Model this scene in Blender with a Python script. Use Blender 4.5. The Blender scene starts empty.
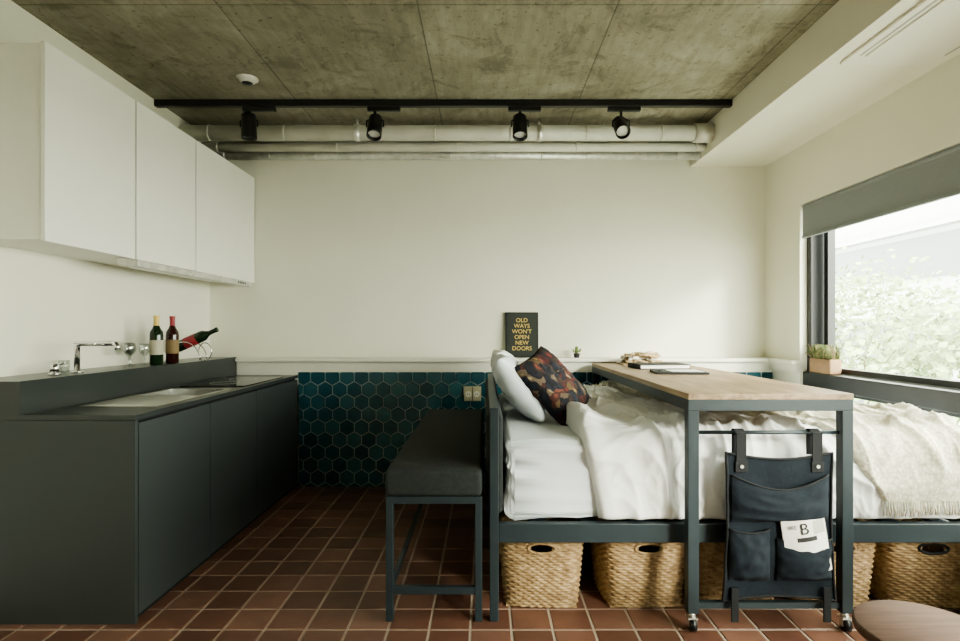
import bpy, bmesh, math, random
from mathutils import Vector, Matrix, noise
random.seed(7)
R90=math.radians(90)

# ---------------------------------------------------------------- materials
def nm(name):
    m=bpy.data.materials.new(name); m.use_nodes=True
    nt=m.node_tree; b=nt.nodes['Principled BSDF']; return m,nt,b
def coords(nt,scale=(1,1,1),loc=(0,0,0),kind='Object'):
    tc=nt.nodes.new('ShaderNodeTexCoord'); mp=nt.nodes.new('ShaderNodeMapping')
    mp.inputs['Scale'].default_value=scale; mp.inputs['Location'].default_value=loc
    nt.links.new(tc.outputs[kind],mp.inputs[0]); return mp.outputs[0]
def ramp(nt,fac,stops,interp='LINEAR'):
    r=nt.nodes.new('ShaderNodeValToRGB'); r.color_ramp.interpolation=interp
    e=r.color_ramp.elements
    while len(e)<len(stops): e.new(0.5)
    for i,(p,c) in enumerate(stops): e[i].position=p; e[i].color=(*c,1)
    nt.links.new(fac,r.inputs[0]); return r.outputs[0]
def nz(nt,vec,scale,detail=4,rough=0.5,dist=0):
    n=nt.nodes.new('ShaderNodeTexNoise'); n.inputs['Scale'].default_value=scale
    n.inputs['Detail'].default_value=detail; n.inputs['Roughness'].default_value=rough; n.inputs['Distortion'].default_value=dist
    nt.links.new(vec,n.inputs['Vector']); return n.outputs[0]
def bump(nt,b,h,strength=0.3,dist=0.01):
    bp=nt.nodes.new('ShaderNodeBump'); bp.inputs['Strength'].default_value=strength; bp.inputs['Distance'].default_value=dist
    nt.links.new(h,bp.inputs['Height']); nt.links.new(bp.outputs[0],b.inputs['Normal'])
def mulc(nt,a,b_,fac=1.0):
    mx=nt.nodes.new('ShaderNodeMix'); mx.data_type='RGBA'; mx.blend_type='MULTIPLY'; mx.inputs[0].default_value=fac
    nt.links.new(a,mx.inputs[6]); nt.links.new(b_,mx.inputs[7]); return mx.outputs[2]
def M(name,col,rough=0.6,metal=0.0,var=0.06,vs=8,bmp=0.0,bs=200,spec=None,stretch=(1,1,1)):
    m,nt,b=nm(name)
    v=coords(nt,stretch)
    f=nz(nt,v,vs,4)
    lo=tuple(max(0,c*(1-var)) for c in col); hi=tuple(min(1,c*(1+var)) for c in col)
    nt.links.new(ramp(nt,f,[(0.3,lo),(0.7,hi)]),b.inputs['Base Color'])
    b.inputs['Roughness'].default_value=rough; b.inputs['Metallic'].default_value=metal
    if spec is not None: b.inputs['Specular IOR Level'].default_value=spec
    if bmp: bump(nt,b,nz(nt,v,bs,3),bmp,0.004)
    return m
wallm=M('white_plaster',(0.78,0.765,0.655),0.85,var=0.02,vs=2,bmp=0.1,bs=120)
trimm=M('white_trim',(0.79,0.78,0.69),0.5,var=0.01)
groove=M('trim_groove',(0.42,0.42,0.38),0.7)
cabm=M('cabinet_white',(0.84,0.835,0.77),0.45,var=0.01)
cabdark=M('cabinet_gap',(0.03,0.03,0.028),0.9)
grayM=M('cabinet_graphite',(0.040,0.048,0.048),0.5,var=0.05,vs=3)
grayT=M('counter_graphite',(0.034,0.040,0.039),0.28,var=0.1,vs=5)
gap=M('gap_black',(0.005,0.005,0.005),0.9)
steel=M('stainless',(0.80,0.80,0.76),0.33,1.0,var=0.05,vs=30,stretch=(1,20,1))
chrome=M('chrome',(0.8,0.8,0.8),0.06,1.0,var=0.01)
black=M('black_metal',(0.010,0.011,0.012),0.4,var=0.1)
hobm=M('hob_glass',(0.006,0.006,0.006),0.06,var=0.1)
framem=M('slate_metal',(0.020,0.032,0.039),0.45,var=0.08,vs=12)
cushm=M('charcoal_fabric',(0.024,0.028,0.028),0.95,var=0.2,vs=60,bmp=0.4,bs=500)
sheet=M('sheet_white',(0.72,0.76,0.80),0.9,var=0.015,bmp=0.15,bs=300)
duvetm=M('duvet_white',(0.79,0.795,0.79),0.92,var=0.015,bmp=0.25,bs=60)
galv=M('galvanised',(0.70,0.70,0.66),0.42,0.6,var=0.15,vs=20)
galvw=M('pipe_white',(0.66,0.65,0.58),0.5,0.1,var=0.08,vs=9)
bagm=M('bag_canvas',(0.011,0.016,0.023),0.9,var=0.2,vs=50,bmp=0.5,bs=400,spec=.3)
bagd=M('bag_trim',(0.005,0.006,0.008),0.8)
gold=M('gold_ink',(0.72,0.52,0.16),0.5)
paper=M('paper',(0.75,0.74,0.70),0.8)
ink=M('ink',(0.02,0.02,0.02),0.7)
cream=M('outlet_cream',(0.50,0.46,0.32),0.5)
green=M('leaf_green',(0.14,0.19,0.06),0.6,var=0.4,vs=30)
terra=M('terracotta',(0.30,0.19,0.11),0.8,var=0.15)
blindm=M('blind_grey',(0.25,0.27,0.28),0.9,var=0.06,vs=150)
stoolm=M('stool_wood',(0.115,0.068,0.048),0.75,var=0.2,vs=6,stretch=(1,10,1),spec=.25)
lensm=M('lens',(0.75,0.75,0.72),0.2)
soil=M('soil',(0.03,0.02,0.015),0.95)
tanM=M('driftwood',(0.40,0.30,0.18),0.8,var=0.4,vs=25)

def wood():
    m,nt,b=nm('table_oak')
    v=coords(nt,(14,1.2,14))
    f=nz(nt,v,3,6,0.6)
    c=ramp(nt,f,[(0.3,(0.22,0.14,0.08)),(0.6,(0.38,0.275,0.17)),(0.8,(0.48,0.37,0.25))])
    f2=nz(nt,coords(nt,(3,.4,3)),3,3)
    nt.links.new(mulc(nt,c,ramp(nt,f2,[(.35,(.8,.78,.75)),(.65,(1,1,1))])),b.inputs['Base Color'])
    b.inputs['Roughness'].default_value=0.5; return m
woodm=wood()
def concrete():
    m,nt,b=nm('concrete')
    v=coords(nt)
    f1=nz(nt,v,1.3,8,0.66,0.6)
    c1=ramp(nt,f1,[(0.28,(0.20,0.183,0.132)),(0.5,(0.30,0.28,0.21)),(0.70,(0.45,0.43,0.345))])
    v2=coords(nt,(6,.7,1)); f2=nz(nt,v2,4,6,0.7)
    c2=ramp(nt,f2,[(0.35,(0.70,0.69,0.67)),(0.62,(1,1,1))])
    c=mulc(nt,c1,c2,.8)
    f3=nz(nt,v,34,3,0.65)
    c=mulc(nt,c,ramp(nt,f3,[(0.61,(1,1,1)),(0.68,(0.50,0.48,0.43))]))
    f4=nz(nt,v,3.2,9,0.75,1.5)
    c=mulc(nt,c,ramp(nt,f4,[(0.38,(0.60,0.585,0.54)),(0.48,(1,1,1))]),.85)
    br=nt.nodes.new('ShaderNodeTexBrick'); br.offset=0.0
    br.inputs['Color1'].default_value=(1,1,1,1); br.inputs['Color2'].default_value=(0.80,0.81,0.79,1); br.inputs['Mortar'].default_value=(0.42,0.41,0.37,1)
    br.inputs['Scale'].default_value=1; br.inputs['Brick Width'].default_value=0.95; br.inputs['Row Height'].default_value=3.4
    br.inputs['Mortar Size'].default_value=0.006; br.inputs['Mortar Smooth'].default_value=0.8
    nt.links.new(coords(nt,(1,1,1),(10.9-.06,12.4,0)),br.inputs['Vector'])
    c=mulc(nt,c,br.outputs[0])
    nt.links.new(c,b.inputs['Base Color'])
    b.inputs['Roughness'].default_value=0.7
    bump(nt,b,f4,0.25,0.01)
    return m
concm=concrete()
def island(name,stops,rough,bs=0,lo=.72):
    m,nt,b=nm(name)
    g=nt.nodes.new('ShaderNodeNewGeometry')
    c=ramp(nt,g.outputs['Random Per Island'],stops)
    v=coords(nt); f=nz(nt,v,9,5,0.6)
    c=mulc(nt,c,ramp(nt,f,[(0.3,(lo,lo,lo)),(0.7,(1,1,1))]),.8)
    nt.links.new(c,b.inputs['Base Color'])
    b.inputs['Roughness'].default_value=rough
    if bs: bump(nt,b,nz(nt,v,bs,4),0.2,0.004)
    return m
floortile=island('quarry_tile',[(0,(0.125,0.058,0.040)),(0.5,(0.180,0.085,0.058)),(1,(0.25,0.130,0.092))],0.40,40)
hextile=island('teal_glaze',[(0,(0.010,0.070,0.100)),(0.5,(0.017,0.098,0.130)),(1,(0.034,0.140,0.172))],0.2)
groutf=M('floor_grout',(0.42,0.34,0.27),0.9)
groutw=M('wall_grout',(0.34,0.42,0.42),0.9)
def wicker():
    m,nt,b=nm('wicker')
    v=coords(nt); f=nz(nt,v,35,4,0.6)
    nt.links.new(ramp(nt,f,[(0.3,(0.17,0.105,0.048)),(0.5,(0.32,0.215,0.11)),(0.7,(0.46,0.335,0.19))]),b.inputs['Base Color'])
    b.inputs['Roughness'].default_value=0.65; return m
wick=wicker()
def pattern():
    m,nt,b=nm('paisley_fabric')
    v=coords(nt)
    n=nt.nodes.new('ShaderNodeTexNoise'); n.inputs['Scale'].default_value=9; nt.links.new(v,n.inputs['Vector'])
    mv=nt.nodes.new('ShaderNodeMix'); mv.data_type='VECTOR'; mv.inputs[0].default_value=0.12
    nt.links.new(v,mv.inputs[4]); nt.links.new(n.outputs[1],mv.inputs[5])
    vo=nt.nodes.new('ShaderNodeTexVoronoi'); vo.inputs['Scale'].default_value=24
    nt.links.new(mv.outputs[1],vo.inputs['Vector'])
    c=ramp(nt,vo.outputs['Color'],[(0,(0.012,0.014,0.028)),(0.33,(0.15,0.022,0.018)),(0.43,(0.055,0.03,0.02)),(0.54,(0.34,0.24,0.09)),(0.61,(0.012,0.018,0.035)),(0.72,(0.17,0.05,0.028)),(0.82,(0.36,0.28,0.16))],'CONSTANT')
    e=ramp(nt,vo.outputs['Distance'],[(0.10,(1.5,1.3,.8)),(0.16,(.5,.35,.3)),(0.24,(1,1,1)),(.42,(.30,.27,.3))],'LINEAR')
    nt.links.new(mulc(nt,c,e),b.inputs['Base Color'])
    b.inputs['Roughness'].default_value=0.9; return m
patt=pattern()
def knit():
    m,nt,b=nm('knit_cream')
    w=nt.nodes.new('ShaderNodeTexVoronoi'); w.inputs['Scale'].default_value=70
    nt.links.new(coords(nt,(1,.8,.8)),w.inputs['Vector'])
    f=nz(nt,coords(nt),90,3,0.6)
    c=mulc(nt,ramp(nt,f,[(0.35,(0.64,0.61,0.50)),(0.6,(0.80,0.77,0.65))]),ramp(nt,w.outputs[0],[(.1,(1,1,1)),(.7,(.72,.71,.66))]))
    nt.links.new(c,b.inputs['Base Color'])
    b.inputs['Roughness'].default_value=0.95
    bump(nt,b,w.outputs[0],-0.7,0.01); return m
knitm=knit()
def glass(name,tint,tr=0.9,rough=0.02):
    m=bpy.data.materials.new(name); m.use_nodes=True; nt=m.node_tree; nt.nodes.clear()
    o=nt.nodes.new('ShaderNodeOutputMaterial'); t=nt.nodes.new('ShaderNodeBsdfTransparent'); t.inputs[0].default_value=(*tint,1)
    g=nt.nodes.new('ShaderNodeBsdfGlossy'); g.inputs['Roughness'].default_value=rough
    mx=nt.nodes.new('ShaderNodeMixShader'); mx.inputs[0].default_value=1-tr
    nt.links.new(t.outputs[0],mx.inputs[1]); nt.links.new(g.outputs[0],mx.inputs[2]); nt.links.new(mx.outputs[0],o.inputs[0]); return m
glassm=glass('window_glass',(0.97,1,0.98),0.95)
drinkg=glass('drinking_glass',(0.90,0.92,0.91),0.85)
botg=M('bottle_green',(0.010,0.025,0.010),0.08,var=0.1)
botr=M('bottle_dark',(0.03,0.008,0.006),0.08,var=0.1)
label=M('bottle_label',(0.45,0.42,0.32),0.7)
labeld=M('bottle_label_dark',(0.22,0.15,0.07),0.7)
redf=M('red_foil',(0.30,0.03,0.04),0.4)

# ---------------------------------------------------------------- builder
class B:
    def __init__(s,name): s.name=name; s.bm=bmesh.new(); s.mats=[]
    def mi(s,m):
        if m not in s.mats: s.mats.append(m)
        return s.mats.index(m)
    def add(s,t,m,mat=None,smooth=False):
        i=s.mi(m)
        for f in t.faces:
            f.material_index=i
            if smooth is True: f.smooth=True
        if mat is not None: bmesh.ops.transform(t,matrix=mat,verts=t.verts)
        me=bpy.data.meshes.new('tmp'); t.to_mesh(me); t.free(); s.bm.from_mesh(me); bpy.data.meshes.remove(me)
    def box(s,x0,x1,y0,y1,z0,z1,m,bev=0,seg=2,mat=None,smooth=False):
        t=bmesh.new(); bmesh.ops.create_cube(t,size=1)
        bmesh.ops.transform(t,matrix=Matrix.Translation(((x0+x1)/2,(y0+y1)/2,(z0+z1)/2))@Matrix.Diagonal((x1-x0,y1-y0,z1-z0,1)),verts=t.verts)
        if bev: bmesh.ops.bevel(t,geom=t.edges[:],offset=bev,segments=seg,profile=0.5,affect='EDGES')
        s.add(t,m,mat,smooth)
    def cyl(s,p0,p1,r0,m,r1=None,seg=24,caps=True):
        r1=r0 if r1 is None else r1
        p0=Vector(p0);p1=Vector(p1); d=p1-p0
        t=bmesh.new(); bmesh.ops.create_cone(t,cap_ends=caps,segments=seg,radius1=r0,radius2=r1,depth=d.length)
        for f in t.faces: f.smooth=len(f.verts)==4
        q=d.to_track_quat('Z','Y').to_matrix().to_4x4()
        s.add(t,m,Matrix.Translation((p0+p1)/2)@q)
    def tube(s,pts,r,m,seg=10,closed=False):
        pts=[Vector(p) for p in pts]; n=len(pts); t=bmesh.new(); rings=[]; up=None
        for i,p in enumerate(pts):
            a=pts[(i-1)%n] if (closed or i>0) else p; b=pts[(i+1)%n] if (closed or i<n-1) else p
            tg=(b-a).normalized()
            if up is None:
                up=tg.orthogonal().normalized()
            up=(up-tg*up.dot(tg)).normalized(); sd=tg.cross(up)
            rr=r(i/(n-1)) if callable(r) else r
            rings.append([t.verts.new(p+up*math.cos(2*math.pi*k/seg)*rr+sd*math.sin(2*math.pi*k/seg)*rr) for k in range(seg)])
        for i in range(n if closed else n-1):
            A=rings[i];C=rings[(i+1)%n]
            for k in range(seg):
                f=t.faces.new((A[k],A[(k+1)%seg],C[(k+1)%seg],C[k])); f.smooth=True
        if not closed:
            t.faces.new(rings[0][::-1]); t.faces.new(rings[-1])
        s.add(t,m)
    def lathe(s,prof,m,mat=None,seg=28):
        t=bmesh.new(); rings=[]
        for r,z in prof: rings.append([t.verts.new((max(r,1e-4)*math.cos(2*math.pi*k/seg),max(r,1e-4)*math.sin(2*math.pi*k/seg),z)) for k in range(seg)])
        for i in range(len(prof)-1):
            for k in range(seg):
                f=t.faces.new((rings[i][k],rings[i][(k+1)%seg],rings[i+1][(k+1)%seg],rings[i+1][k])); f.smooth=True
        s.add(t,m,mat)
    def grid(s,fn,nu,nv,m,mat=None,skip=None,flip=False):
        t=bmesh.new(); V=[[t.verts.new(fn(i/nu,j/nv)) for j in range(nv+1)] for i in range(nu+1)]
        for i in range(nu):
            for j in range(nv):
                if skip and skip((i+.5)/nu,(j+.5)/nv): continue
                q=(V[i][j],V[i+1][j],V[i+1][j+1],V[i][j+1])
                f=t.faces.new(q[::-1] if flip else q); f.smooth=True
        bmesh.ops.remove_doubles(t,verts=t.verts,dist=1e-6)
        s.add(t,m,mat)
    def text(s,body,size,m,mat,extrude=0.0005,align='CENTER',spacing=1.0):
        c=bpy.data.curves.new('txt','FONT'); c.body=body; c.size=size; c.align_x=align; c.extrude=extrude; c.space_line=spacing
        o=bpy.data.objects.new('txt',c); bpy.context.collection.objects.link(o)
        dg=bpy.context.evaluated_depsgraph_get(); dg.update()
        me=bpy.data.meshes.new_from_object(o.evaluated_get(dg))
        t=bmesh.new(); t.from_mesh(me); bpy.data.objects.remove(o); s.add(t,m,mat)
    def done(s,parent=None):
        vs=s.bm.verts
        mn=[min(v.co[i] for v in vs) for i in range(3)]; mx=[max(v.co[i] for v in vs) for i in range(3)]
        c=Vector(((mn[0]+mx[0])/2,(mn[1]+mx[1])/2,mn[2]))
        me=bpy.data.meshes.new(s.name)
        bmesh.ops.translate(s.bm,verts=vs,vec=-c)
        s.bm.to_mesh(me); s.bm.free()
        for m in s.mats: me.materials.append(m)
        o=bpy.data.objects.new(s.name,me); o.location=c; bpy.context.collection.objects.link(o)
        return o
def T(x,y,z): return Matrix.Translation((x,y,z))
def RX(a): return Matrix.Rotation(math.radians(a),4,'X')
def RY(a): return Matrix.Rotation(math.radians(a),4,'Y')
def RZ(a): return Matrix.Rotation(math.radians(a),4,'Z')

# ---------------------------------------------------------------- room
XL,XR,YB,YF,ZC=-2.22,2.26,4.52,-1.6,2.78
def simple(name,*a,m=wallm,**k):
    b=B(name); b.box(*a,m,**k); return b.done()
simple('wall_back',XL-.15,XR+.25,YB,YB+.15,0,ZC)
simple('wall_left',XL-.15,XL,YF,YB,0,ZC)
simple('wall_front',XL-.15,XR+.25,YF-.15,YF,0,ZC)
WY0,WY1,WZ0,WZ1=-1.1,4.02,0.48,2.13
b=B('wall_right')
b.box(XR,XR+.25,YF,YB,0,WZ0,wallm); b.box(XR,XR+.25,YF,YB,WZ1,ZC,wallm)
b.box(XR,XR+.25,WY1,YB,WZ0,WZ1,wallm); b.box(XR,XR+.25,YF,WY0,WZ0,WZ1,wallm); b.done()
simple('ceiling',XL-.15,XR+.25,YF-.15,YB+.15,ZC,ZC+.2,m=concm)
simple('ceiling_soffit',1.66,XR,YF,YB,2.55,ZC)
# floor with tiles
b=B('floor'); b.box(XL-.15,XR+.25,YF-.15,YB+.15,-.15,-.003,groutf)
t=bmesh.new(); p=0.17
x=XL-.05
while x<XR:
    y=YF
    while y<4.42:
        x0,x1,y0,y1=max(x+.0045,XL),min(x+p-.0045,XR),y+.0045,y+p-.0045
        if x1-x0>.01:
            h=random.uniform(-.0006,.0006)
            lo=[t.verts.new(q) for q in ((x0,y0,-.004),(x1,y0,-.004),(x1,y1,-.004),(x0,y1,-.004))]
            e=.003
            up=[t.verts.new(q) for q in ((x0+e,y0+e,h),(x1-e,y0+e,h),(x1-e,y1-e,h),(x0+e,y1-e,h))]
            t.faces.new(up)
            for k in range(4): t.faces.new((lo[k],lo[(k+1)%4],up[(k+1)%4],up[k]))
        y+=p
    x+=p
b.add(t,floortile); b.done()
# wainscot
CX,CY0,CY1=-1.469,2.35,4.39
b=B('wall_tile_wainscot')
b.box(CX+.006,XR-.001,4.404,YB,0,.90,groutw)
t=bmesh.new(); Rr=.066; w=math.sqrt(3)*Rr
row=0; z=-.03
while z<1.0:
    x=-1.6+(w/2 if row%2 else 0)
    while x<XR+.1:
        lo=[];up=[]
        for k in range(6):
            a=math.radians(30+60*k); c_,s_=math.cos(a),math.sin(a)
            lo.append(t.verts.new((x+c_*(Rr-.0035),4.404,z+s_*(Rr-.0035)))); up.append(t.verts.new((x+c_*(Rr-.0065),4.398,z+s_*(Rr-.0065))))
        t.faces.new(up)
        for k in range(6): t.faces.new((lo[k],lo[(k+1)%6],up[(k+1)%6],up[k]))
        x+=w
    z+=1.5*Rr; row+=1
for co,no in (((XR-.002,0,0),(1,0,0)),((CX+.006,0,0),(-1,0,0)),((0,0,.90),(0,0,1)),((0,0,.002),(0,0,-1))):
    bmesh.ops.bisect_plane(t,geom=t.verts[:]+t.edges[:]+t.faces[:],plane_co=co,plane_no=no,clear_outer=True)
bmesh.ops.recalc_face_normals(t,faces=t.faces)
b.add(t,hextile); b.done()
b=B('trim_ledge')
b.box(-1.945,XR,4.355,YB,.985,1.012,trimm,bev=.003); b.box(-1.945,XR,4.392,YB,.902,.985,trimm); b.box(-1.945,CX,4.392,YB,.8,.902,trimm)
b.box(2.20,XR,4.02,4.355,.985,1.012,trimm,bev=.003); b.box(2.225,XR,4.02,4.385,.93,.985,trimm); b.done()
# window
b=B('window_1')
fx0,fx1=2.31,2.46
b.box(fx0,fx1,WY1-.05,WY1,WZ0,WZ1,black,bev=.004); b.box(fx0,fx1,WY0,WY0+.05,WZ0,WZ1,black)
b.box(fx0,fx1,WY0,WY1,WZ1-.05,WZ1,black); b.box(fx0,fx1,WY0,WY1,WZ0,WZ0+.04,black)
b.box(2.28,fx1,WY0,WY1,.83,.935,black,bev=.005)
for (y0,y1) in ((1.15,3.93),(-1.05,1.05)):
    for z0,z1 in ((.94,2.08),(.52,.83)):
        b.box(2.38,2.43,y1-.045,y1,z0,z1,black); b.box(2.38,2.43,y0,y0+.045,z0,z1,black)
        b.box(2.38,2.43,y0,y1,z0,z0+.035,black); b.box(2.38,2.43,y0,y1,z1-.035,z1,black)
b.box(fx0,fx1,1.05,1.15,WZ0,WZ1,black)
b.box(2.403,2.407,WY0+.05,WY1-.05,.94,2.08,glassm); b.box(2.403,2.407,WY0+.05,WY1-.05,.52,.83,glassm)
b.done()
b=B('roller_blind')
b.box(2.270,2.274,WY0+.02,WY1-.02,1.90,2.125,blindm); b.box(2.262,2.282,WY0+.02,WY1-.02,1.885,1.905,blindm,bev=.004)
b.cyl((2.288,WY0+.02,2.105),(2.288,WY1-.02,2.105),.02,blindm); b.done()

# ceiling AC cassette
b=B('air_conditioner_cassette')
b.box(1.74,2.22,1.5,2.75,2.535,2.549,trimm,bev=.004)
b.box(1.80,2.16,1.6,2.65,2.526,2.535,trimm,bev=.003)
b.box(1.772,1.782,1.6,2.65,2.5335,2.536,groove); b.box(2.172,2.182,1.6,2.65,2.5335,2.536,groove); b.done()

# pipes
def pipe(name,y,z,r,m,x0=XL+.002,x1=1.658,ring=0.55,seam=.12):
    b=B(name); b.cyl((x0,y,z),(x1,y,z),r,m,seg=32)
    x=x0+.2
    while x<x1-.05:
        b.cyl((x,y,z),(x+.012,y,z),r*1.06,m,seg=32); x+=ring
    return b
b=pipe('ceiling_duct',4.10,2.675,.055,galvw)
for x in (-.95,.38):
    b.cyl((x,4.10,2.675),(x+.035,4.10,2.675),.063,steel); b.cyl((x+.017,4.10,2.73),(x+.017,4.10,ZC-.001),.008,steel)
b.cyl((1.53,4.10,2.675),(1.658,4.10,2.675),.068,galvw); b.done()
b=pipe('ceiling_pipe',4.22,2.610,.033,galvw,ring=.9)
for x in (-.9,.9): b.cyl((x,4.22,2.64),(x,4.22,ZC-.001),.006,steel)
b.done()
b=pipe('ceiling_pipe',4.34,2.585,.034,galv,ring=.35)
for x in (-1.2,.6): b.cyl((x,4.34,2.61),(x,4.34,ZC-.001),.006,steel)
b.done()
b=pipe('ceiling_pipe',4.44,2.69,.03,galv,ring=.7); b.done()

# track + spots
b=B('ceiling_track'); b.box(XL+.002,1.658,3.75,3.79,2.735,ZC-.001,black,bev=.003); b.done()
def spot(u,aim,side):
    b=B('track_spotlight'); x=(u-485)*3.77/560
    b.box(x-.11+side,x+.11+side,3.753,3.787,2.705,2.734,black,bev=.004)
    b.cyl((x,3.77,2.65),(x,3.77,2.71),.009,black)
    c=Vector((x,3.77,2.60)); d=Vector(aim).normalized()
    sx=d.cross(Vector((0,0,1))); sx=sx.normalized() if sx.length>.01 else Vector((1,0,0))
    pts=[c+sx*.057, c+sx*.057+Vector((0,0,.04)), c+Vector((0,0,.064)), c-sx*.057+Vector((0,0,.04)), c-sx*.057]
    b.tube(pts,.005,black)
    q=d.to_track_quat('Z','Y').to_matrix().to_4x4()
    b.lathe([(0,-.085),(.04,-.085),(.047,-.075),(.05,.07),(.05,.08),(.043,.08),(.04,.06)],black,Matrix.Translation(c)@q)
    b.lathe([(0,.062),(.03,.060),(.042,.055)],lensm,Matrix.Translation(c)@q)
    b.done()
spot(249,(0,.05,-1),.07); spot(375,(.0,-.45,-.85),.06); spot(520,(0,-.4,-.95),.03); spot(621,(.0,-.7,-.65),.02)
b=B('smoke_detector'); b.lathe([(0,-.03),(.035,-.03),(.05,-.018),(.065,-.006),(.065,-.001)],galv,T(-1.46,3.44,ZC)); b.lathe([(0,-.036),(.03,-.034),(.034,-.028)],black,T(-1.46,3.44,ZC)); b.done()

# ---------------------------------------------------------------- kitchen
b=B('base_cabinet')
b.box(XL+.001,CX-.022,CY0+.02,CY1,0.0,.66,gap)
b.box(XL+.001,CX,CY0,CY0+.02,0,.855,grayM)
b.box(CX-.045,CX-.022,CY0+.02,CY1,.6,.855,gap)
ds=[CY0+.024,2.995,3.605,CY1-.001]
for i in range(3):
    b.box(CX-.018,CX,ds[i]+.004,ds[i+1]-.004,.03,.842,grayM,bev=.001)
    b.box(XL+.002,CX-.023,ds[i]+.004,ds[i+1]-.004,.0,.03,gap)
# countertop round the sink
sx0,sx1,sy0,sy1=-1.88,-1.54,2.62,3.36
z0,z1=.857,.879
b.box(XL+.001,CX+.004,CY0-.004,sy0,z0,z1,grayT); b.box(XL+.001,CX+.004,sy1,CY1,z0,z1,grayT)
b.box(XL+.001,sx0,sy0,sy1,z0,z1,grayT); b.box(sx1,CX+.004,sy0,sy1,z0,z1,grayT)
b.box(XL+.001,-1.95,CY0-.004,CY1,.879,1.02,grayT)
b.done()
b=B('sink')
b.box(sx0-.012,sx1+.012,sy0-.012,sy0+.004,.8795,.882,steel); b.box(sx0-.012,sx1+.012,sy1-.004,sy1+.012,.8795,.882,steel)
b.box(sx0-.012,sx0+.004,sy0,sy1,.8795,.882,steel); b.box(sx1-.004,sx1+.012,sy0,sy1,.8795,.882,steel)
b.box(sx0,sx0+.003,sy0,sy1,.70,.88,steel); b.box(sx1-.003,sx1,sy0,sy1,.70,.88,steel)
b.box(sx0,sx1,sy0,sy0+.003,.70,.88,steel); b.box(sx0,sx1,sy1-.003,sy1,.70,.88,steel); b.box(sx0,sx1,sy0,sy1,.697,.70,steel)
b.cyl((-1.71,3.1,.70),(-1.71,3.1,.704),.045,chrome)
b.box(sx0,sx1,sy0+.01,sy0+.40,.875,.882,steel,bev=.002)
b.done()
b=B('induction_hob'); b.box(-1.90,-1.50,3.48,4.16,.8795,.886,hobm,bev=.002)
for y in (3.68,3.96): b.lathe([(.085,0),(.088,0.0006),(.091,0)],steel,T(-1.71,y,.8862))
b.done()
b=B('faucet')
b.cyl((-2.04,2.80,1.021),(-2.04,2.80,1.03),.028,chrome)
b.tube([(-2.04,2.80,1.03),(-2.04,2.80,1.15),(-2.035,2.80,1.162),(-2.02,2.80,1.168),(-1.86,2.80,1.168),(-1.845,2.80,1.164),(-1.838,2.80,1.152),(-1.838,2.80,1.135)],.013,chrome,14)
b.box(-2.05,-1.85,2.786,2.814,1.166,1.178,chrome,bev=.003); b.done()
b=B('faucet_lever'); b.cyl((-2.06,2.68,1.021),(-2.06,2.68,1.028),.026,chrome); b.cyl((-2.06,2.68,1.028),(-2.06,2.68,1.075),.019,chrome); b.cyl((-2.06,2.68,1.065),(-2.01,2.68,1.08),.006,chrome); b.done()
b=B('soap_glass'); b.lathe([(0,0),(.024,0),(.026,.06),(.024,.06),(.022,.004),(0,.004)],drinkg,T(-2.15,2.86,1.021)); b.done()
def wineglass(x,y,s=1):
    b=B('wine_glass')
    b.lathe([(0,.0),(.032,.001),(.03,.004),(.006,.008),(.004,.02),(.004,.06),(.012,.068),(.028,.085),(.034,.105),(.033,.125),(.028,.15),(.0265,.15),(.031,.125),(.032,.105),(.026,.087),(.0,.074)],drinkg,T(x,y,1.0205)@Matrix.Scale(s,4))
    b.done()
wineglass(-2.08,3.27,.92); wineglass(-2.14,3.38,.92); wineglass(-2.05,3.37,.88)
def bottle(name,mat,gm,lm,fm,b=None,h=.29):
    own=b is None
    if own: b=B(name)
    s=h/.29
    S=mat@Matrix.Scale(s,4)
    b.lathe([(0,0),(.034,0),(.0365,.004),(.0365,.175),(.034,.195),(.022,.215),(.0145,.235),(.0135,.28),(.0155,.281),(.0155,.29),(0,.29)],gm,S)
    b.lathe([(.0368,.06),(.0371,.061),(.0371,.145),(.0368,.146)],lm,S)
    b.lathe([(.0152,.232),(.0155,.233),(.0148,.27),(.0162,.28),(.0162,.292),(0,.2925)],fm,S)
    if own: b.done()
bottle('wine_bottle',T(-2.03,3.46,1.0205),botg,label,gold,h=.30)
bottle('wine_bottle',T(-2.01,3.60,1.0205),botr,labeld,redf,h=.30)
b=B('wine_bottle'); 
bottle('',T(-2.12,3.86,1.115)@RY(66),botg,redf,botg,b,.30); b.done()
b=B('wine_rack')
for yy in (3.812,3.908):
    pts=[(-2.05+.11*math.cos(a),yy,1.026+.125*math.sin(a)) for a in [math.pi*k/14 for k in range(15)]]
    b.tube(pts,.004,chrome,8)
b.tube([(-1.94,3.812,1.026),(-1.94,3.908,1.026)],.004,chrome,8); b.tube([(-2.16,3.812,1.026),(-2.16,3.908,1.026)],.004,chrome,8)
b.tube([(-1.93+.045*math.cos(a),3.86+.0*a,1.085+.06*math.sin(a)) for a in [2*math.pi*k/20 for k in range(20)]],.004,chrome,8,closed=True)
b.done()
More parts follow.
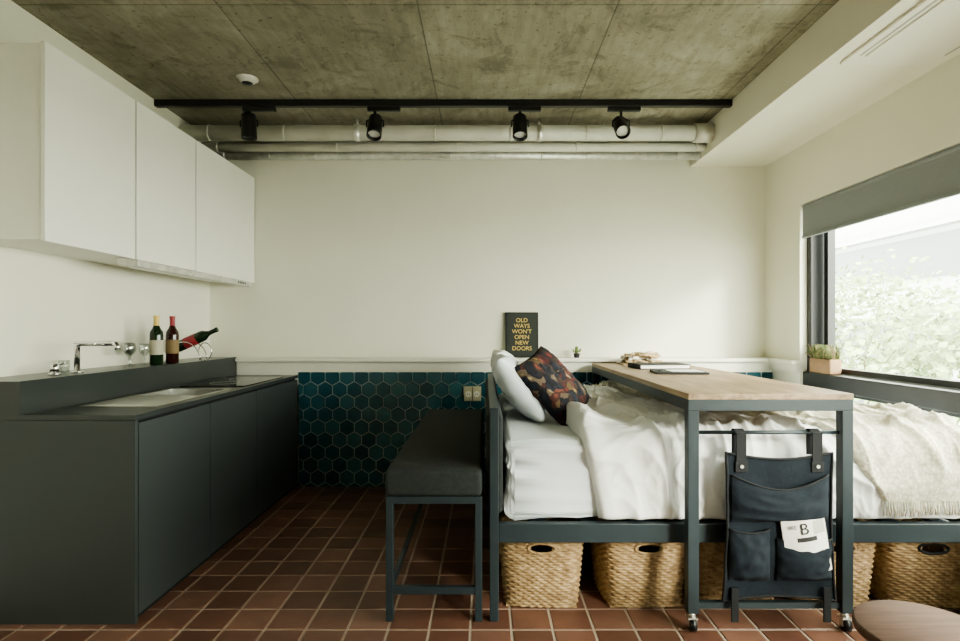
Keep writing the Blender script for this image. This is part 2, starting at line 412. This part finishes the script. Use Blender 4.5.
# upper cabinets
UX=-1.856
b=B('wall_cabinet')
b.box(XL+.001,UX-.024,2.368,4.515,1.62,2.45,cabm); b.box(UX-.024,UX-.0205,2.372,4.514,1.624,2.446,cabdark)
us=[2.362,2.978,3.596,4.516]
for i in range(3): b.box(UX-.019,UX,us[i]+(.006 if i else 0),us[i+1]-.006,1.612,2.455,cabm,bev=.001)
b.done()
b=B('range_hood'); b.box(-1.97,UX-.03,3.0,4.40,1.59,1.619,steel); b.box(UX-.06,UX+.004,2.99,4.45,1.574,1.611,galv,bev=.003)
b.box(-2.1,-1.97,3.3,4.3,1.60,1.619,steel); b.box(-1.95,-1.92,3.2,4.2,1.586,1.59,gap)
for k in range(5): b.box(UX+.004,UX+.0055,4.2+.03*k,4.215+.03*k,1.585,1.60,black)
b.done()

# ---------------------------------------------------------------- bench
b=B('upholstered_bench')
bx0,bx1,by0,by1=-.42,-.012,2.37,4.18
L=.03
for x in (bx0,bx1-L):
    for y in (by0,by1-L): b.box(x,x+L,y,y+L,0,.53,framem,bev=.002)
for x in (bx0,bx1-L): b.box(x,x+L,by0+L,by1-L,.50,.53,framem); b.box(x+.005,x+L-.005,by0+L,by1-L,.115,.14,framem)
for y in (by0,by1-L): b.box(bx0+L,bx1-L,y,y+L,.50,.53,framem); b.box(bx0+L,bx1-L,y+.003,y+L-.003,.115,.145,framem)
b.box(bx0-.006,bx1,by0-.008,by1+.004,.53,.645,cushm,bev=.022,seg=4,smooth=True)
b.done()

# ---------------------------------------------------------------- bed
bed=B('bed_frame')
ry0,ry1=2.37,4.22
bed.box(.02,.058,ry0,ry0+.038,0,.90,framem,bev=.003); bed.box(.02,.058,ry1-.038,ry1,0,.90,framem,bev=.003)
bed.box(.02,.058,ry0,ry1,.875,.905,framem,bev=.003)
bed.box(.058,2.13,ry0,ry0+.035,.335,.415,framem,bev=.003); bed.box(.058,2.13,ry1-.035,ry1,.34,.42,framem,bev=.003)
bed.box(.02,.058,ry0+.038,ry1-.038,.34,.42,framem); bed.box(2.09,2.13,ry0,ry1,.34,.41,framem)
for y in (ry0,ry1-.038): bed.box(2.092,2.13,y,y+.038,0,.34,framem)
for i in range(9):
    x=.2+i*.22; bed.box(x,x+.07,ry0+.035,ry1-.035,.385,.40,framem)
bed.box(.003,.078,ry0+.045,ry1-.045,.44,.87,cushm,bev=.02,seg=4,smooth=True)
for i in range(5):
    y=ry0+.2+i*.34; bed.box(.03,.05,y,y+.02,.40,.88,framem)
bed.done()
def fb(v,o=3):
    return noise.fractal(v,1.0,2.0,o)
b=B('mattress')
t=bmesh.new(); bmesh.ops.create_cube(t,size=1)
bmesh.ops.transform(t,matrix=T(1.085,3.308,.586)@Matrix.Diagonal((2.0,1.775,.352,1)),verts=t.verts)
bmesh.ops.bevel(t,geom=t.edges[:],offset=.045,segments=4,profile=.5,affect='EDGES')
bmesh.ops.subdivide_edges(t,edges=t.edges[:],cuts=13,use_grid_fill=True)
bmesh.ops.recalc_face_normals(t,faces=t.faces); t.normal_update()
nn_={v:v.normal.copy() for v in t.verts}
for v in t.verts:
    c=v.co.copy(); n=nn_[v]
    w_=Vector((noise.noise(c*3),noise.noise(c*3+Vector((5,1,2))),noise.noise(c*3+Vector((1,8,2)))))*.12
    c2=c+w_
    r=1-abs(noise.noise(Vector((c2.x*6+c2.z*4,c2.y*3,c2.z*7-c2.x*4))))*2
    r2=1-abs(noise.noise(Vector((c2.x*4-c2.z*9,c2.y*5,c2.z*5+c2.x*6+4))))*2
    v.co=c+n*(.008*fb(c*4)+.014*max(0,r)**3+.012*max(0,r2)**4-.010)
b.add(t,sheet,smooth=True); b.done()

Lt=1.60; rc=.075; La=rc*math.pi/2; Ls=.268; TOT=Lt+La+Ls
def path(d):
    if d<Lt: return (4.11-d,.762),(0,1)
    d-=Lt
    if d<La:
        a=d/rc; return (2.51-math.sin(a)*rc,.687+math.cos(a)*rc),(-math.sin(a),math.cos(a))
    d-=La; return (2.435,.687-d),(-1,0)
def folds(X,d):
    w=Vector((X,d,0))
    q=w+Vector((noise.noise(w*2.2),noise.noise(w*2.2+Vector((7,3,1))),0))*.24
    side=min(1,max(0,(d-Lt+.25)/.4))
    r1=1-2.0*abs(noise.noise(Vector((q.x*3.2-q.y*2.4,q.y*1.1+q.x*.8,3))))
    r2=1-2.0*abs(noise.noise(Vector((q.x*6.0-q.y*2.2,q.y*1.6,9))))
    r3=1-2.0*abs(noise.noise(Vector((q.x*9+q.y*7,q.y*6-q.x*3,15))))
    r4=1-2.0*abs(noise.noise(Vector((q.x*17-q.y*6,q.y*7+q.x*4,21))))
    h=.018+.045*max(0,r1)**3+.026*max(0,r2)**3*(.6+.4*side)+.013*max(0,r3)**3+.007*max(0,r4)**3
    return h+.022*noise.noise(w*2.5)*(1-side)
def edgeL(d):
    return .42+.05*math.sin(d*3)+.10*max(0,(d-1.1))+.03*noise.noise(Vector((d*4,0,0)))
XE=2.085
def duv(X,d):
    (y,z),(ny,nz_)=path(min(d,TOT))
    e=X-edgeL(d)
    hem=.028*math.exp(-((e-.05)/.045)**2)+ .020*math.exp(-((e-.27-.04*math.sin(d*5))/.05)**2)
    h=folds(X,d)+hem+.008
    k=min(1,max(0,e/.03)); h*=math.sqrt(max(0,1-(1-k)**2))
    if d>TOT-.03: k=min(1,max(0,(TOT-d)/.03)); h*=(.15+.85*math.sqrt(1-(1-k)**2))
    if d>Lt+.02: h=.088*(1-math.exp(-h/.075))
    return y,z,ny,nz_,h
b=B('duvet')
def fd(u,v):
    d=v*TOT; X=edgeL(d)+u*(XE-edgeL(d)); y,z,ny,nn,h=duv(X,d)
    return (X,y+ny*h,max(z+nn*h,.417))
b.grid(fd,260,250,duvetm,flip=True)
o=b.done()
b=B('knit_throw')
TT=TOT-.09
def fx0(d): return .74+.98*(d/TOT)**1.25+.03*math.sin(d*4)
def ftd(u,d):
    a=fx0(d); X=a+u*(min(XE-.005,a+.85)-a)
    y,z,ny,nn,h=duv(X,d); k=min(1,min(u,1-u)/.03)
    h+=.005+.014*k+.003*noise.noise(Vector((X*9,d*9,0)))
    return (X,y+ny*h,max(z+nn*h,.43))
b.grid(lambda u,v:ftd(u,v*TT),120,160,knitm,flip=True)
for i in range(46):
    u=i/45; p0=Vector(ftd(u,TT)); b.tube([p0,p0+Vector((random.uniform(-.006,.006),-.004,-.03)),p0+Vector((random.uniform(-.01,.01),-.003,-.06))],.003,knitm,5)
b.done()

def pillow(name,w,h,t,m,mat,seed=0,wr=.012,edge=None):
    b=B(name); n=44
    def f(sgn):
        def g(u,v):
            x=2*u-1;y=2*v-1
            e=max(0,(1-abs(x)**2.6))*max(0,(1-abs(y)**2.6)); z=sgn*t/2*e**.42
            px=x*w/2*(1-.07*(1-y*y)*abs(x)); py=y*h/2*(1-.07*(1-x*x)*abs(y))
            q=Vector((x*2+seed,y*2,sgn))
            if e>0: z+=sgn*wr*e**.3*(noise.noise(q*1.6)+.6*(1-2*abs(noise.noise(q*2.3)))+.4*(1-2*abs(noise.noise(q*4.1))))
            return (px,py,z)
        return g
    b.grid(f(1),n,n,m,mat); b.grid(f(-1),n,n,edge or m,mat,flip=True)
    bmesh.ops.remove_doubles(b.bm,verts=b.bm.verts,dist=1e-5)
    return b.done()
# local x -> Y world (width), local y -> up, local z -> +X
Pm=Matrix(((0,0,1,0),(1,0,0,0),(0,1,0,0),(0,0,0,1)))
pillow('bed_pillow',.62,.40,.15,sheet,T(.180,3.16,.925)@RY(-36)@Pm,1,.016)
pillow('bed_pillow',.62,.40,.15,duvetm,T(.180,3.82,.925)@RY(-36)@Pm,5,.016)
pillow('patterned_cushion',.43,.43,.13,patt,T(.375,3.04,.935)@RZ(-38)@RY(-40)@Pm@RZ(18),9,.008)

# ---------------------------------------------------------------- baskets
def basket(x,y,w,dp,h,rot,dark=False):
    b=B('wicker_basket'); rows=26; cols=120
    mat=T(x,y,0)@RZ(rot)
    def rr(a,hx,hy,n=5):
        c,s=math.cos(a),math.sin(a); k=(abs(c)**n+abs(s)**n)**(-1/n); return Vector((c*k*hx,s*k*hy,0))
    def f(u,v):
        a=2*math.pi*u; z=v*h; tp=.86+.14*v
        p=rr(a,w/2*tp,dp/2*tp); n=Vector((p.x/(w*w),p.y/(dp*dp),0)).normalized()
        rown=v*rows; colp=math.sin(u*math.pi*60+ (math.pi if int(rown)%2 else 0))
        p=p+n*(.004*colp+.005*abs(math.sin(rown*math.pi)))
        p.z=z+.002; return p
    def skip(u,v):
        a=2*math.pi*(u-.75); return v>.80 and v<.92 and abs(a)<.24
    b.grid(f,cols*2,rows*4,wick,mat,skip=skip)
    b.box(-w*.41,w*.41,-dp*.41,dp*.41,.001,.008,wick,mat=mat)
    for zz in (h,h-.012):
        pts=[mat@(rr(2*math.pi*k/80,w/2+.003,dp/2+.003)+Vector((0,0,zz+.002*math.sin(k*1.6)))) for k in range(80)]
        b.tube(pts,.009,wick,8,closed=True)
    hp=[]
    for k in range(24):
        a=2*math.pi*k/24; q=Vector((math.cos(a)*w*.155,-dp/2*.985-.004,h*.86+math.sin(a)*h*.07)); hp.append(mat@q)
    b.tube(hp,.006,wick if not dark else bagd,8,closed=True)
    b.done()
basket(.26,2.66,.385,.40,.320,-3); basket(.715,2.66,.40,.40,.320,2); basket(1.145,2.66,.38,.40,.320,-2)
basket(1.56,2.66,.39,.40,.320,2); basket(1.985,2.66,.40,.40,.320,-4,True)

# ---------------------------------------------------------------- overbed table
b=B('overbed_table')
tx0,tx1,ty0,ty1=.83,1.505,2.285,4.345
b.box(tx0,tx1,ty0,ty1,.951,.976,woodm,bev=.002)
b.box(tx0,tx1,ty0+.002,ty0+.045,.905,.951,framem,bev=.002); b.box(tx0,tx1,ty1-.045,ty1,.905,.951,framem)
for x in (tx0,tx1-.045):
    b.box(x,x+.045,ty0+.045,ty1-.045,.905,.951,framem)
    for y in (ty0+.002,ty1-.05): b.box(x,x+.045,y,y+.045,.075,.905,framem,bev=.002)
yb=ty0+.03
b.cyl((tx0+.045,yb,.813),(tx1-.045,yb,.813),.008,framem); 
b.box(tx0+.045,tx1-.045,yb-.012,yb+.012,.09,.115,framem)
b.box(tx0+.045,tx1-.045,ty1-.04,ty1-.015,.09,.115,framem)
for x in (tx0+.022,tx1-.022):
    for y in (ty0+.025,ty1-.027):
        b.cyl((x,y,.055),(x,y,.076),.016,steel)
        b.box(x-.02,x+.02,y-.02,y+.02,.05,.056,steel)
        for s in (-.018,.014): b.box(x+s,x+s+.004,y-.016,y+.012,.02,.052,steel)
        b.cyl((x-.012,y-.008,.026),(x+.012,y-.008,.026),.026,black)
b.done()

# organiser bag
b=B('hanging_organizer')
yb0=yb-.022
gx0,gx1,gz0,gz1=.985,1.42,.15,.735
def panel(x0,x1,z0,z1,y,dep,m,nu=30,nv=30,sag=0.0,seed=0,th=.006):
    def f(u,v):
        kk=min(1,8*v)
        yy=y-dep*math.sin(math.pi*min(max(u,0),1))**.6*(.35+.65*math.sin(math.pi*min(1,v*.75+.2)))*kk
        yy+=.006*noise.noise(Vector((u*5+seed,v*6,seed)))
        z=z0+(z1-z0)*v-sag*math.sin(math.pi*u)*v
        return (x0+(x1-x0)*u,yy,z)
    b.grid(f,nu,nv,m); b.grid(lambda u,v:(x0+(x1-x0)*u,y+th,z0+(z1-z0)*v-sag*math.sin(math.pi*u)*v),nu,2,m,flip=True)
    b.tube([f(i/20,1) for i in range(21)],.004,bagd,6)
def body(u,v):
    z=gz0+(gz1-gz0)*v; w=1+.06*(1-v)**2
    xc=(gx0+gx1)/2; x=xc+(u-.5)*(gx1-gx0)*w*(1-.04*math.sin(math.pi*v))
    return (x,yb0-.004+.010*noise.noise(Vector((u*4,v*5,2))),z-.028*math.sin(math.pi*u)*v-.02*(1-v)*(1-math.sin(math.pi*u)))
b.grid(body,40,40,bagm)
b.grid(lambda u,v:(body(u,v)[0],yb0+.008,body(u,v)[2]),40,10,bagm,flip=True)
b.tube([body(0,i/20) for i in range(21)]+[body(i/20,1) for i in range(1,21)]+[body(1,1-i/20) for i in range(1,21)]+[body(1-i/20,0) for i in range(1,20)],.006,bagd,6,closed=True)
panel(gx0+.02,gx1-.02,.455,.645,yb0-.012,.05,bagm,sag=.055,seed=1)
panel(gx0+.010,gx0+.175,.215,.425,yb0-.012,.04,bagm,sag=.012,seed=4)
panel(gx0+.205,gx1-.008,.215,.385,yb0-.012,.045,bagm,sag=.012,seed=8)
for x in (1.045,1.355):
    b.box(x-.02,x+.02,yb0-.012,yb0-.006,.70,.818,bagd); b.box(x-.02,x+.02,yb+.010,yb+.014,.72,.818,bagd)
    b.grid(lambda u,v:(x-.02+.04*u,yb+.014*math.cos(math.pi*v)*1.3,.815+.014*math.sin(math.pi*v)),2,10,bagd)
    b.box(x-.026,x+.026,yb0-.014,yb0-.005,.655,.70,bagd,bev=.003)
    b.cyl((x,yb0-.014,.68),(x,yb0-.018,.68),.007,steel,seg=12)
for x in (1.015,1.39):
    b.box(x-.014,x+.014,yb0-.022,yb0-.014,.05,.19,bagd)
b.done()
# magazine tucked in the right pocket, curled
b=B('magazine')
mm=T(1.300,yb0-.024,.372)@RY(-9)
def mg(off,w=.088,z0=-.12,hh=.225):
    return lambda u,v:(-w+2*w*u, -.018*math.sin(math.pi*u)+off, z0+hh*v)
b.grid(mg(-.003),16,4,paper,mm); b.grid(mg(.004),16,4,paper,mm,flip=True); b.grid(mg(.0),16,4,ink,mm@T(.006,.002,.006)); 
b.grid(mg(-.0036,.082,.014,.018),16,2,ink,mm)
b.grid(lambda u,v:(.030+.052*u,-.018*math.sin(math.pi*(.5+(.030+.052*u)/.176))-.0036,.038+.055*v),8,2,groove,mm)
b.text('B',.065,ink,mm@T(-.008,-.0225,.045)@RX(90)); b.text('IKE',.022,ink,mm@T(-.052,-.0190,.070)@RX(90)@RY(-12))
b.done()

# ---------------------------------------------------------------- small items
b=B('framed_quote_poster')
pm=T(.295,4.475,1.013)@RX(-4)
b.box(-.132,.132,-.008,.008,0,.362,black,bev=.002,mat=pm); b.box(-.118,.118,-.0095,-.007,.014,.348,M('poster_black',(.022,.028,.022),.6),mat=pm)
b.text("OLD\nWAYS\nWON'T\nOPEN\nNEW\nDOORS",.046,gold,pm@T(0,-.0105,.282)@RX(90),spacing=.98); b.done()
b=B('potted_cactus'); cm=T(.725,4.43,1.013)
b.lathe([(0,0),(.02,0),(.026,.035),(.023,.035),(0,.03)],ink,cm); b.lathe([(.009,.03),(.014,.05),(.014,.075),(.009,.088),(0,.091)],green,cm)
b.tube([cm@Vector(q) for q in ((.01,0,.05),(.026,0,.052),(.030,0,.072))],.007,green); b.tube([cm@Vector(q) for q in ((-.01,0,.045),(-.024,0,.047),(-.028,0,.066))],.007,green); b.done()
b=B('wall_outlet'); b.box(-.165,-.03,4.385,4.397,.675,.79,cream,bev=.004)
for x in (-.13,-.065):
    b.cyl((x,4.384,.73),(x,4.3855,.73),.024,trimm); b.cyl((x-.008,4.3835,.73),(x-.008,4.385,.73),.004,ink,seg=8); b.cyl((x+.008,4.3835,.73),(x+.008,4.385,.73),.004,ink,seg=8)
b.box(-.10,-.094,4.383,4.386,.68,.785,ink); b.done()
b=B('windowsill_plant'); pm=T(2.325,3.83,.937)
b.box(-.04,.04,-.12,.12,0,.10,terra,bev=.008,mat=pm); b.box(-.034,.034,-.11,.11,.098,.102,soil,mat=pm)
for i in range(520):
    x,y=random.uniform(-.035,.035),random.uniform(-.11,.11); dx,dy=random.uniform(-.07,.03),random.uniform(-.07,.07); h=random.uniform(.03,.10)
    b.tube([pm@Vector((x,y,.10)),pm@Vector((x+dx*.5,y+dy*.5,.10+h)),pm@Vector((x+dx,y+dy,.10+h*.4))],lambda s:.0025*(1-s)+.0004,green if i%3 else tanM,3)
b.done()
b=B('driftwood_tray')
b.box(1.00,1.32,4.04,4.28,.977,.987,tanM,bev=.003)
for i in range(90):
    x=random.uniform(1.05,1.27); y=random.uniform(4.07,4.25); a=random.uniform(-.5,.5); z=.994+random.uniform(0,.065); l=random.uniform(.03,.07)
    b.tube([(x-l*.7,y-a*l,z),(x,y,z+random.uniform(-.004,.01)),(x+l*.8,y+a*l,z)],random.uniform(.006,.010),tanM if i%4 else paper,7)
b.done()
b=B('hardcover_book'); bm_=T(1.17,3.78,.977)@RZ(5)
b.box(-.17,.17,-.12,.12,0,.005,ink,mat=bm_); b.box(-.165,.165,-.115,.115,.005,.026,paper,mat=bm_); b.box(-.17,.17,-.12,.12,.026,.031,ink,mat=bm_); b.box(-.17,-.166,-.12,.12,0,.031,ink,mat=bm_); b.done()
b=B('notebook'); bm_=T(1.16,3.36,.977)@RZ(-8)
b.box(-.15,.15,-.12,.12,0,.012,ink,bev=.002,mat=bm_); b.box(-.06,.13,-.08,.09,.0125,.014,paper,mat=bm_@RZ(6)); b.cyl(bm_@Vector((-.12,-.05,.017)),bm_@Vector((-.06,.07,.017)),.004,black,seg=10); b.done()
# round stool
b=B('round_stool'); sx,sy=1.19,1.50
b.lathe([(0,.405),(.165,.405),(.172,.41),(.174,.42),(.172,.43),(.167,.434),(0,.434)],stoolm,T(sx,sy,0),seg=64)
b.lathe([(.028,.4345),(.034,.437),(.040,.4345)],ink,T(sx+.1,sy-.06,0)@Matrix.Diagonal((1.3,.8,1,1))); b.lathe([(0,.4350),(.034,.4350)],ink,T(sx+.1,sy-.06,0)@Matrix.Diagonal((1.3,.8,1,1)))
for k in range(4):
    a=math.radians(45+90*k); b.cyl((sx+.17*math.cos(a),sy+.17*math.sin(a),0),(sx+.11*math.cos(a),sy+.11*math.sin(a),.41),.012,stoolm,r1=.016)
b.cyl((sx,sy,.40),(sx,sy,.406),.13,stoolm); b.done()

# ---------------------------------------------------------------- outdoors
simple('street_ground',3.2,60,-30,60,-4.2,-4,m=M('pavement',(.35,.36,.33),.9))
b=B('apartment_building'); fac=M('facade',(.42,.44,.43),.8); fg=M('facade_glass',(.10,.12,.12),.3)
b.box(15,28,14,30,-4,9,fac)
for k in range(4):
    z=-3+k*3
    b.box(14.9,15,14.5,29.5,z,z+1.4,fg); b.box(15.5,27.5,13.9,14,z,z+1.4,fg)
    b.box(14.7,28,13.7,14,z+1.6,z+1.75,fac); b.box(14.6,15,13.7,30,z+1.6,z+1.75,fac)
b.done()
leaf=M('tree_leaf',(.20,.26,.13),.7,var=.6,vs=3); bark=M('bark',(.10,.08,.05),.9)
def tree(x,y,h,r,n=3800):
    b=B('street_tree'); b.tube([(x,y,-4),(x+.1,y,-1.5),(x,y+.1,h-.5)],lambda s:.16*(1-s)+.03,bark,8)
    t=bmesh.new()
    for i in range(n):
        q=Vector((random.gauss(0,1),random.gauss(0,1),random.gauss(0,1))).normalized()*r*random.uniform(.45,1)*(1+.35*noise.noise(Vector((i*.01,x,y))))
        c=Vector((x,y,h))+Vector((q.x,q.y,q.z*.9)); a=Vector((random.gauss(0,1),random.gauss(0,1),random.gauss(0,1))).normalized()*.09; d=a.orthogonal().normalized()*.06
        t.faces.new([t.verts.new(c-a),t.verts.new(c+d),t.verts.new(c+a),t.verts.new(c-d)])
    b.add(t,leaf); b.done()
tree(8.2,9.6,.4,1.7,3000); tree(9.3,13.6,1.1,2.1,3000); tree(7.4,7.2,-.6,1.3,3000)

# ---------------------------------------------------------------- light
w=bpy.data.worlds.new('World'); bpy.context.scene.world=w; w.use_nodes=True
bg=w.node_tree.nodes['Background']; bg.inputs[0].default_value=(1.0,0.985,0.88,1); bg.inputs[1].default_value=9.0
l=bpy.data.lights.new('window_portal','AREA'); l.shape='RECTANGLE'; l.size=1.7; l.size_y=5.2; l.cycles.is_portal=True
o=bpy.data.objects.new('window_portal',l); o.location=(2.5,1.46,1.3); o.rotation_euler=(0,R90,0); bpy.context.collection.objects.link(o)
l=bpy.data.lights.new('sun','SUN'); l.energy=2.4; l.angle=math.radians(12); l.color=(1,.94,.80)
o=bpy.data.objects.new('sun',l); o.location=(8,-8,6); o.rotation_euler=Vector((-.55,.8,-.36)).to_track_quat('-Z','Y').to_euler(); bpy.context.collection.objects.link(o)

cam=bpy.data.cameras.new('camera'); co=bpy.data.objects.new('camera',cam); bpy.context.collection.objects.link(co)
co.location=(0,0,1.24); co.rotation_euler=(R90,0,0); cam.sensor_width=36; cam.lens=21.0; cam.shift_x=-5/960; cam.shift_y=8.5/960; cam.clip_start=.05
bpy.context.scene.camera=co
vs=bpy.context.scene.view_settings; vs.view_transform='AgX'; vs.exposure=1.2
try: vs.look='AgX - Medium High Contrast'
except Exception: pass
